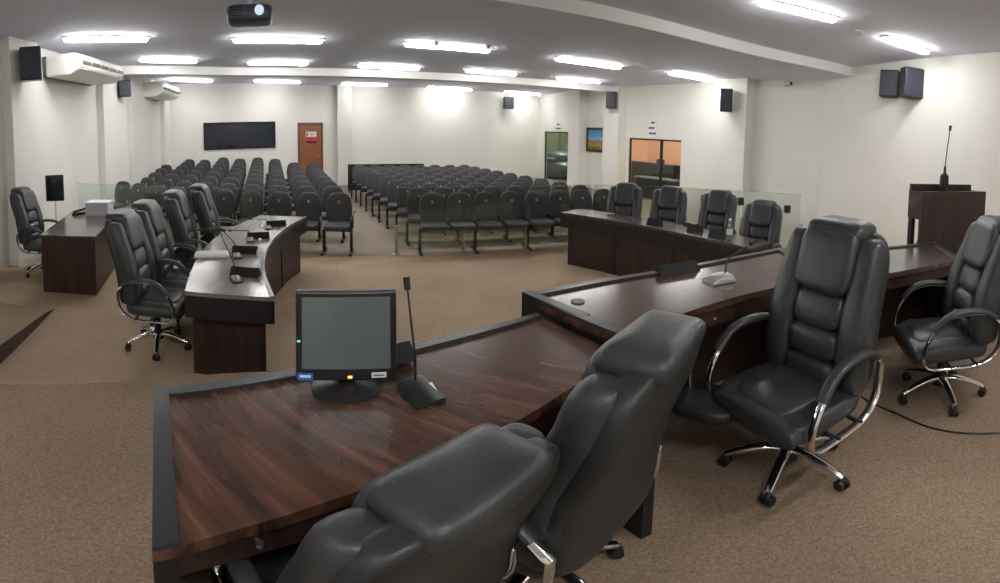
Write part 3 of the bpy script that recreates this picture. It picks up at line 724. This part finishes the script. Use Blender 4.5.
# ------------------------------------------------------------------ auditorium chairs (front = -y)
def aud_proto(label, leg):
    t = thing('auditorium_chair', label, 'chair', (0, 0, 0), 0)
    def bf(p):
        q = Vector(p); q.y += .16 * (q.z - .45); q.x *= 1 - .12 * max(0, (q.z - .62) / .27); return q
    bm = BM(); sq(bm, (0, .20, .655), (.240, .040, .238), .62, .42, 24, 12, bf); obj('backrest', bm, M['fabric'], t, True)
    bm = BM(); sq(bm, (0, -.03, .425), (.225, .235, .042), .45, .45, 18, 8); obj('seat', bm, M['fabric'], t, True)
    bm = BM(); cyl(bm, (0, .203, .755), (0, .190, .753), .024, .024, 10); obj('emblem', bm, M['emblem'], t)
    bm = BM(); box(bm, (0, .06, .355), (.484, .07, .05)); box(bm, (.228, .10, .45), (.035, .16, .16)); obj('support_beam', bm, M['darksteel'], t)
    bm = BM(); box(bm, (.236, .045, .50), (.04, .05, .06), 0, .012); obj('hinge', bm, M['hinge'], t)
    if leg:
        bm = BM(); box(bm, (-.24, .04, .18), (.045, .09, .36), 0, 0, .06); box(bm, (-.24, .02, .02), (.05, .44, .035), 0, .01); obj('leg', bm, M['darksteel'], t)
    if leg == 2:
        bm = BM(); tube(bm, spline([(.285, -.20, .43), (.29, -.19, .60), (.29, -.05, .64), (.29, .12, .62)], 10), .018, 6)
        obj('armrest', bm, M['plastic'], t, True)
        bm = BM(); box(bm, (.24, .04, .18), (.045, .09, .36), 0, 0, .06); box(bm, (.24, .02, .02), (.05, .44, .035), 0, .01); obj('leg', bm, M['darksteel'], t)
    return t
ORD = ['first', 'second', 'third', 'fourth', 'fifth', 'sixth', 'seventh', 'eighth', 'ninth', 'tenth']
protos = {}
def place_aud(kind, x, y, z, rz, label, group):
    if kind not in protos:
        p = aud_proto(label, kind); protos[kind] = p; p['group'] = group; p.location = (x, y, z); p.rotation_euler = (0, 0, rz)
        return p
    return dup(protos[kind], (x, y, z), rz, label, group)
# left block: 10 seats a row counted from the aisle
ux, uy = -.535, .125
for j in range(9):
    for k in range(10):
        if j == 8 and k < 2: continue
        bx, by = .63 - .040 * j, 7.32 + .93 * j
        x, y = bx + ux * k - .012 * j * k, by + uy * k + .013 * k * max(0, k - 3)
        if x < XL + .36: continue
        if y > 13.95 + .423 * (x + 4.65): continue
        rz = math.atan2(-.125, .535)
        kind = 2 if k == 0 else (1 if k % 2 == 1 or j else 0)
        place_aud(kind, x, y, rise(x, y), rz, 'black auditorium chair, %s seat from the aisle, %s row of the left block' % (ORD[k], ORD[j]), 'chairs of the left block')
# right block: 8 seats a row counted from the aisle
for j in range(10):
    for k in range(8):
        x = 2.27 + .485 * k - .045 * j; y = 7.02 - .085 * k + .72 * j
        kind = 1 if k % 2 == 0 else 0
        place_aud(kind, x, y, 0, -.17, 'black auditorium chair, %s seat from the aisle, %s row of the right block' % (ORD[k], ORD[j]), 'chairs of the right block')
# low black screen at the back of the right block
t = thing('low_partition', 'low black partition standing behind the last row of the right block', 'partition', (3.0, 14.75, 0), -.05)
bm = BM(); box(bm, (0, 0, .45), (2.7, .05, .78)); obj('screen_panel', bm, M['black'], t)
for s in (-1, 1):
    bm = BM(); box(bm, (s * 1.30, 0, .03), (.06, .4, .06)); obj('foot', bm, M['darksteel'], t)

# ------------------------------------------------------------------ glass rail
def rail(pts, label, gate=False):
    t = thing('glass_rail', label, 'railing', (0, 0, 0))
    for a, b in zip(pts, pts[1:]):
        d = Vector((b[0] - a[0], b[1] - a[1])); L = d.length; d /= L; c = ((a[0] + b[0]) / 2, (a[1] + b[1]) / 2)
        rz = math.atan2(d.y, d.x)
        bm = BM(); box(bm, (*c, .54), (L - .05, .012, .94), rz); g = obj('glass_panel', bm, M['glass'] if a[0] < 6 else M['frosted'], t)
        bm = BM(); box(bm, (*c, 1.012), (L - .05, .013, .006), rz); obj('polished_edge', bm, M['glass_edge'], g)
    for p in pts:
        bm = BM(); box(bm, (*p, .23), (.05, .05, .44), 0, .008); box(bm, (*p, .012), (.10, .10, .015)); obj('post', bm, M['post'], t)
    return t
rail(RAIL_L, 'low glass rail in front of the left seating block')
rr = rail(RAIL_R, 'low glass rail in front of the right seating block')
for (x, y, z) in ((7.72, 3.56, .75), (7.28, 4.38, .83)):
    bm = BM(); box(bm, (x, y, z), (.11, .11, .13), .95, .01); obj('glass_clamp', bm, M['plastic'], rr)
bm = BM(); tube(bm, [(6.80, 4.95, .50), (6.80, 4.95, .92)], .04, 10); obj('pull_handle', bm, M['gold'], rr, True)

# ------------------------------------------------------------------ things on and around the head table
def monitor(loc, head):
    t = thing('computer_monitor', 'square black monitor with stickers on the foreground desk', 'monitor', loc, facing(head) + PI)
    # local: screen faces -y ; tilt back a little
    T = Matrix.Translation((0, .0, .175)) @ Matrix.Rotation(-.10, 4, 'X')
    def tb(c, s, bev=0):
        bm = BM(); box(bm, c, s, 0, bev); bmesh.ops.transform(bm, matrix=T, verts=bm.verts[:]); return bm
    b = obj('screen_housing', tb((0, .012, 0), (.335, .035, .285), .008), M['plastic'], t)
    obj('rear_bulge', tb((0, .045, 0), (.24, .04, .19), .012), M['plastic'], b)
    obj('screen', tb((0, -.0065, .012), (.292, .004, .226)), M['screen'], t)
    obj('blue_sticker', tb((-.135, -.008, -.127), (.052, .003, .024)), M['blue'], b)
    obj('sticker_print', tb((-.135, -.010, -.125), (.036, .002, .008)), M['paper'], b)
    obj('white_label', tb((.107, -.008, -.122), (.048, .003, .017)), M['paper'], b)
    obj('label_print', tb((.107, -.010, -.122), (.036, .002, .005)), M['steel'], b)
    obj('power_light', tb((.012, -.008, -.127), (.014, .004, .006)), M['orange_led'], b)
    obj('status_light', tb((-.157, -.008, -.012), (.010, .004, .004)), M['green_led'], b)
    bm = BM(); box(bm, (0, .035, .06), (.07, .03, .12), 0, .01, -.1); obj('neck', bm, M['plastic'], t)
    bm = BM(); lathe(bm, [(.118, 0), (.116, .008), (.09, .016), (.04, .024), (.001, .026)], 36); o = obj('base', bm, M['plastic'], t, True); o.scale = (1, .82, 1)
    return t
monitor((.145, 1.375, 1.0505), (-.10, -.99))
def gooseneck(loc, rz, label, tip, size=1.0, mats=None, plate=True, group='gooseneck desk microphones'):
    t = thing('desk_microphone', label, 'microphone', loc, rz, group)
    bm = BM()
    w, l, h = .055 * size, .075 * size, .035 * size
    lo = [bm.verts.new((sx * w, sy * l, 0)) for sx, sy in ((-1, -1), (1, -1), (1, 1), (-1, 1))]
    mi = [bm.verts.new((sx * w, sy * l, .012)) for sx, sy in ((-1, -1), (1, -1), (1, 1), (-1, 1))]
    hi = [bm.verts.new((sx * w * .6, l * y, h)) for sx, y in ((-1, .1), (1, .1), (1, .85), (-1, .85))]
    bm.faces.new(lo[::-1]); bm.faces.new(hi)
    for A, B in ((lo, mi), (mi, hi)):
        for k in range(4): bm.faces.new((A[k], A[(k + 1) % 4], B[(k + 1) % 4], B[k]))
    bmesh.ops.bevel(bm, geom=bm.edges[:], offset=.004, segments=2, affect='EDGES')
    obj('base', bm, mats or M['plastic'], t, True)
    tip = Vector(tip); st = Vector((0, l * .5, h))
    pts = spline([st, st + Vector((0, 0, .06)) + (tip - st) * .1, st + (tip - st) * .55 + Vector((0, 0, .03)), tip], 18)
    bm = BM(); tube(bm, pts, lambda q: .0055 - .002 * q, 8); nk = obj('gooseneck', bm, M['darksteel'], t, True)
    d = (pts[-1] - pts[-3]).normalized()
    bm = BM(); cyl(bm, pts[-1] - d * .005, pts[-1] + d * .035, .011, .012, 14); obj('capsule', bm, M['plastic'], t, True)
    if plate:
        bm = BM(); box(bm, (.028 * size, -.02 * size, .0245 * size), (.03 * size, .05 * size, .002), 0, 0, .33); obj('name_sticker', bm, M['paper'], t)
    return t
gooseneck((.375, 1.285, 1.0505), .2, 'tall black gooseneck microphone right of the monitor', (.0, .10, .315), 1.0)
gooseneck((2.15, 1.42, 1.0905), -1.9, 'silver-based gooseneck microphone on the raised middle desk', (-.06, .30, .17), 1.15, mat('silver_mic_base', (.45, .45, .46), .3, metal=.6), False)
gooseneck((3.22, .80, 1.0505), .6, 'black gooseneck microphone on the right desk section, partly behind the turned chair', (.26, .12, .16), .9, None, False)
bm = BM(); tube(bm, spline([(.20, 1.46, 1.056), (.27, 1.43, 1.056), (.33, 1.40, 1.056), (.36, 1.36, 1.058)], 14), .003, 6)
sq(bm, (.255, 1.44, 1.058), (.028, .018, .008), .5, .7, 14, 6)
tag(obj('monitor_cable', bm, M['plastic'], None, True), 'thin black cable with plug lying between monitor and microphone', 'cable')
def nameplate(loc, rz, w, label, h=.085, group='black folded name plates'):
    t = thing('name_plate', label, 'name plate', loc, rz, group)
    bm = BM(); d = .055
    a = [(-w / 2, -d, 0), (-w / 2, d, 0), (-w / 2, 0, h)]; b = [(w / 2, y, z) for _, y, z in a]
    A = [bm.verts.new(p) for p in a]; B = [bm.verts.new(p) for p in b]
    bm.faces.new(A); bm.faces.new(B[::-1])
    for k in range(3): bm.faces.new((A[k], A[(k + 1) % 3], B[(k + 1) % 3], B[k]))
    return obj('name_holder', bm, M['black'], t) and t
nameplate((.33, 1.53, 1.0625), .25, .16, 'black folded name plate behind the foreground microphone', .055)
nameplate((2.12, 1.725, 1.0905), -.25, .30, 'black folded name plate standing on the raised middle desk', .05)
# left curved desk
NP = [((-.50, 3.76), 1.35, 'nearest'), ((-.60, 4.50), 1.55, 'second nearest'), ((-.52, 5.14), 1.75, 'third nearest'), ((-.34, 5.84), 1.85, 'farthest')]
for (p, rz, w) in NP: nameplate((*p, .7205), rz - PI / 2, .27, w + ' black name plate on the left curved desk', .065)
gooseneck((-.56, 3.60, .7205), .35, 'nearest gooseneck microphone on the left curved desk', (-.14, .10, .42), .9, None, False)
gooseneck((-.66, 4.33, .7205), .3, 'second gooseneck microphone on the left curved desk, behind the white keyboard', (-.20, .15, .30), .9, None, False)
gooseneck((-.60, 5.00, .7205), .2, 'third microphone base on the left curved desk, half behind a name plate', (-.22, .1, .10), .9, None, False)
gooseneck((-.44, 5.68, .7205), .1, 'farthest microphone base on the left curved desk, near its end', (-.22, .1, .10), .9, None, False)
t = thing('keyboard', 'white keyboard lying on the left curved desk', 'keyboard', (-.93, 4.36, .7205), .15)
bm = BM(); box(bm, (0, 0, .013), (.36, .17, .026), 0, .006); obj('case', bm, M['white'], t)
bm = BM()
for i in range(12):
    for j in range(4): box(bm, (-.15 + .0273 * i, -.055 + .036 * j, .029), (.022, .028, .008))
obj('keys', bm, M['paper'], t)
def bottle(loc, label, h=.20):
    t = thing('water_bottle', label, 'bottle', loc, 0, 'clear plastic water bottles')
    k = h / .2
    bm = BM(); lathe(bm, [(.028 * k, 0), (.031 * k, .006 * k), (.031 * k, .12 * k), (.026 * k, .145 * k), (.012 * k, .175 * k), (.012 * k, .185 * k)], 18); b = obj('body', bm, M['pet'], t, True)
    bm = BM(); lathe(bm, [(.0325 * k, .055 * k), (.0325 * k, .10 * k)], 18); obj('paper_label', bm, M['label'], t, True)
    bm = BM(); lathe(bm, [(.0145 * k, .182 * k), (.0145 * k, .20 * k)], 14); obj('cap', bm, M['white'], t, True)
bottle((-.40, 4.12, .7265), 'clear water bottle on the left curved desk beside the name plates', .21)
bottle((4.62, 2.92, .7465), 'clear water bottle on the right curved desk', .24)
# right curved desk
for p, rz, w in (((4.62, 4.22), -1.2, 'small black name plate in front of the second chair of the right curved desk'), ((4.72, 3.55), -1.35, 'black name plate in front of the third chair of the right curved desk'), ((4.66, 3.14), -1.45, 'black name plate beside the bottle on the right curved desk')):
    nameplate((*p, .7405), rz + PI / 2 + PI / 2, .22, w, .075)
gooseneck((5.0, 3.88, .7405), .5, 'low gooseneck microphone on the right curved desk between second and third chairs', (.05, .14, .17), 1.0, None, False)
t = thing('gavel_block', 'small brown round block near the far end of the right curved desk', 'wooden block', (4.55, 5.10, .7405))
bm = BM(); lathe(bm, [(.075, 0), (.08, .01), (.07, .022), (.03, .026)], 20); obj('block', bm, M['gold'], t, True)

# left desk: stack of papers, stapler-like clip board, and the screen by the wall
t = thing('paper_stack', 'tall stack of white papers on the straight left desk', 'papers', (-3.30, 6.48, .7205), .12)
bm = BM(); box(bm, (0, 0, .09), (.40, .30, .18)); obj('sheets', bm, M['paper_side'], t)
bm = BM(); box(bm, (.006, 0, .186), (.41, .31, .012), .03); obj('cover_sheet', bm, M['paper'], t)
t = thing('desk_stapler', 'small black stapler beside the paper stack on the left desk', 'stapler', (-3.66, 6.40, .7205), .9)
bm = BM(); box(bm, (0, 0, .012), (.25, .06, .024), 0, .006); obj('base', bm, M['plastic'], t)
bm = BM(); box(bm, (.01, 0, .055), (.24, .045, .03), 0, .008, 0, -.14); obj('lever', bm, M['plastic'], t)
t = thing('display_screen', 'flat black screen on a slim white post by the left wall', 'screen', (-4.36, 6.75, .006), .45)
bm = BM(); box(bm, (0, 0, 1.06), (.34, .06, .42), 0, .012); obj('panel', bm, M['plastic'], t)
bm = BM(); box(bm, (0, -.032, 1.06), (.30, .004, .37)); obj('screen', bm, M['dark_glass'], t)
bm = BM(); cyl(bm, (0, .03, .02), (0, .03, .90), .016, .016, 10); obj('post', bm, M['white'], t, True)
bm = BM(); lathe(bm, [(.15, 0), (.15, .02), (.03, .03)], 20); obj('base', bm, M['white'], t, True)

# lectern
lz = math.atan2(-.70, .80)
t = thing('lectern', 'tall dark wooden lectern with microphone on the right of the platform', 'lectern', (4.98, .21, PZ), lz)
# local: x along the front, -y towards the viewer
bm = BM(); box(bm, (0, 0, .60), (1.06, .04, 1.19)); obj('front_panel', bm, M['wood_dark'], t)
for s in (-1, 1):
    bm = BM(); box(bm, (s * .51, .11, 1.06), (.035, .20, .26)); obj('side_panel', bm, M['wood_grey'], t)
    bm = BM(); box(bm, (s * .50, .17, .47), (.05, .06, .93)); obj('leg', bm, M['wood_dark'], t)
bm = BM(); box(bm, (0, .11, 1.17), (1.04, .20, .03)); obj('top_shelf', bm, M['wood_grey'], t)
bm = BM(); box(bm, (.0, .22, 1.13), (1.0, .03, .24)); obj('rear_lip', bm, M['wood_dark'], t)
bm = BM(); box(bm, (0, .09, .47), (.06, .12, .93)); obj('inner_support', bm, M['skirt'], t)
t = thing('lectern_microphone', 'tall gooseneck microphone with cylindrical base on the lectern', 'microphone', (4.985, .35, PZ + 1.186), 0)
bm = BM(); lathe(bm, [(.055, 0), (.057, .01), (.050, .16), (.030, .175), (.018, .185)], 24); obj('base', bm, M['plastic'], t, True)
bm = BM(); cyl(bm, (0, 0, .18), (.004, 0, .25), .018, .014, 12); tube(bm, spline([(.004, 0, .24), (.015, -.01, .40), (.045, -.03, .62)], 14), .006, 8); obj('gooseneck', bm, M['darksteel'], t, True)
bm = BM(); cyl(bm, (.044, -.03, .615), (.050, -.034, .665), .016, .017, 14); obj('capsule', bm, M['plastic'], t, True)

# padded tray on a rod under the raised desk
t = thing('padded_tray', 'black rounded padded tray on a chrome rod hanging under the raised desk', 'tray', (1.66, 1.20, PZ), .3)
bm = BM(); sq(bm, (0, -.06, .36), (.15, .17, .04), .5, .6, 28, 10); obj('pad', bm, M['plastic'], t, True)
bm = BM(); cyl(bm, (.05, .05, .36), (.05, .06, .756), .010, .010, 12); obj('rod', bm, M['chrome'], t, True)

# cable on the platform floor
bm = BM(); tube(bm, spline([(2.78, .66, .306), (2.71, .55, .306), (2.62, .35, .306), (2.53, .17, .306), (2.50, -.05, .306), (2.54, -.3, .306), (2.66, -.6, .306)], 40), .006, 6)
tag(obj('floor_cable', bm, M['plastic'], None, True), 'black cable trailing over the carpet beside the right chair', 'cable')

# ------------------------------------------------------------------ fill lights added behind the panes, world
def lamp(name, kind, loc, e, size=.5, col=(1, 1, 1), rot=(0, 0, 0)):
    l = bpy.data.lights.new(name, kind); l.energy = e; l.color = col
    if kind == 'AREA': l.size = size
    o = bpy.data.objects.new(name, l); COL.objects.link(o); o.location = loc; o.rotation_euler = rot
lamp('side_room_lamp', 'POINT', (XR + 1.0, 10.2, 2.3), 45, col=(1, .75, .5))  # added fill to brighten the side room
lamp('outside_lamp', 'POINT', (XR + 1.4, 17.2, 2.4), 170, col=(.9, 1, .85))  # added fill to brighten the green view
w = bpy.data.worlds.new('world'); bpy.context.scene.world = w; w.use_nodes = True
w.node_tree.nodes['Background'].inputs[0].default_value = (.9, .92, 1, 1); w.node_tree.nodes['Background'].inputs[1].default_value = .05
sc = bpy.context.scene
sc.view_settings.view_transform = 'Standard'; sc.view_settings.look = 'None'; sc.view_settings.exposure = 0.34; sc.view_settings.gamma = 1.0
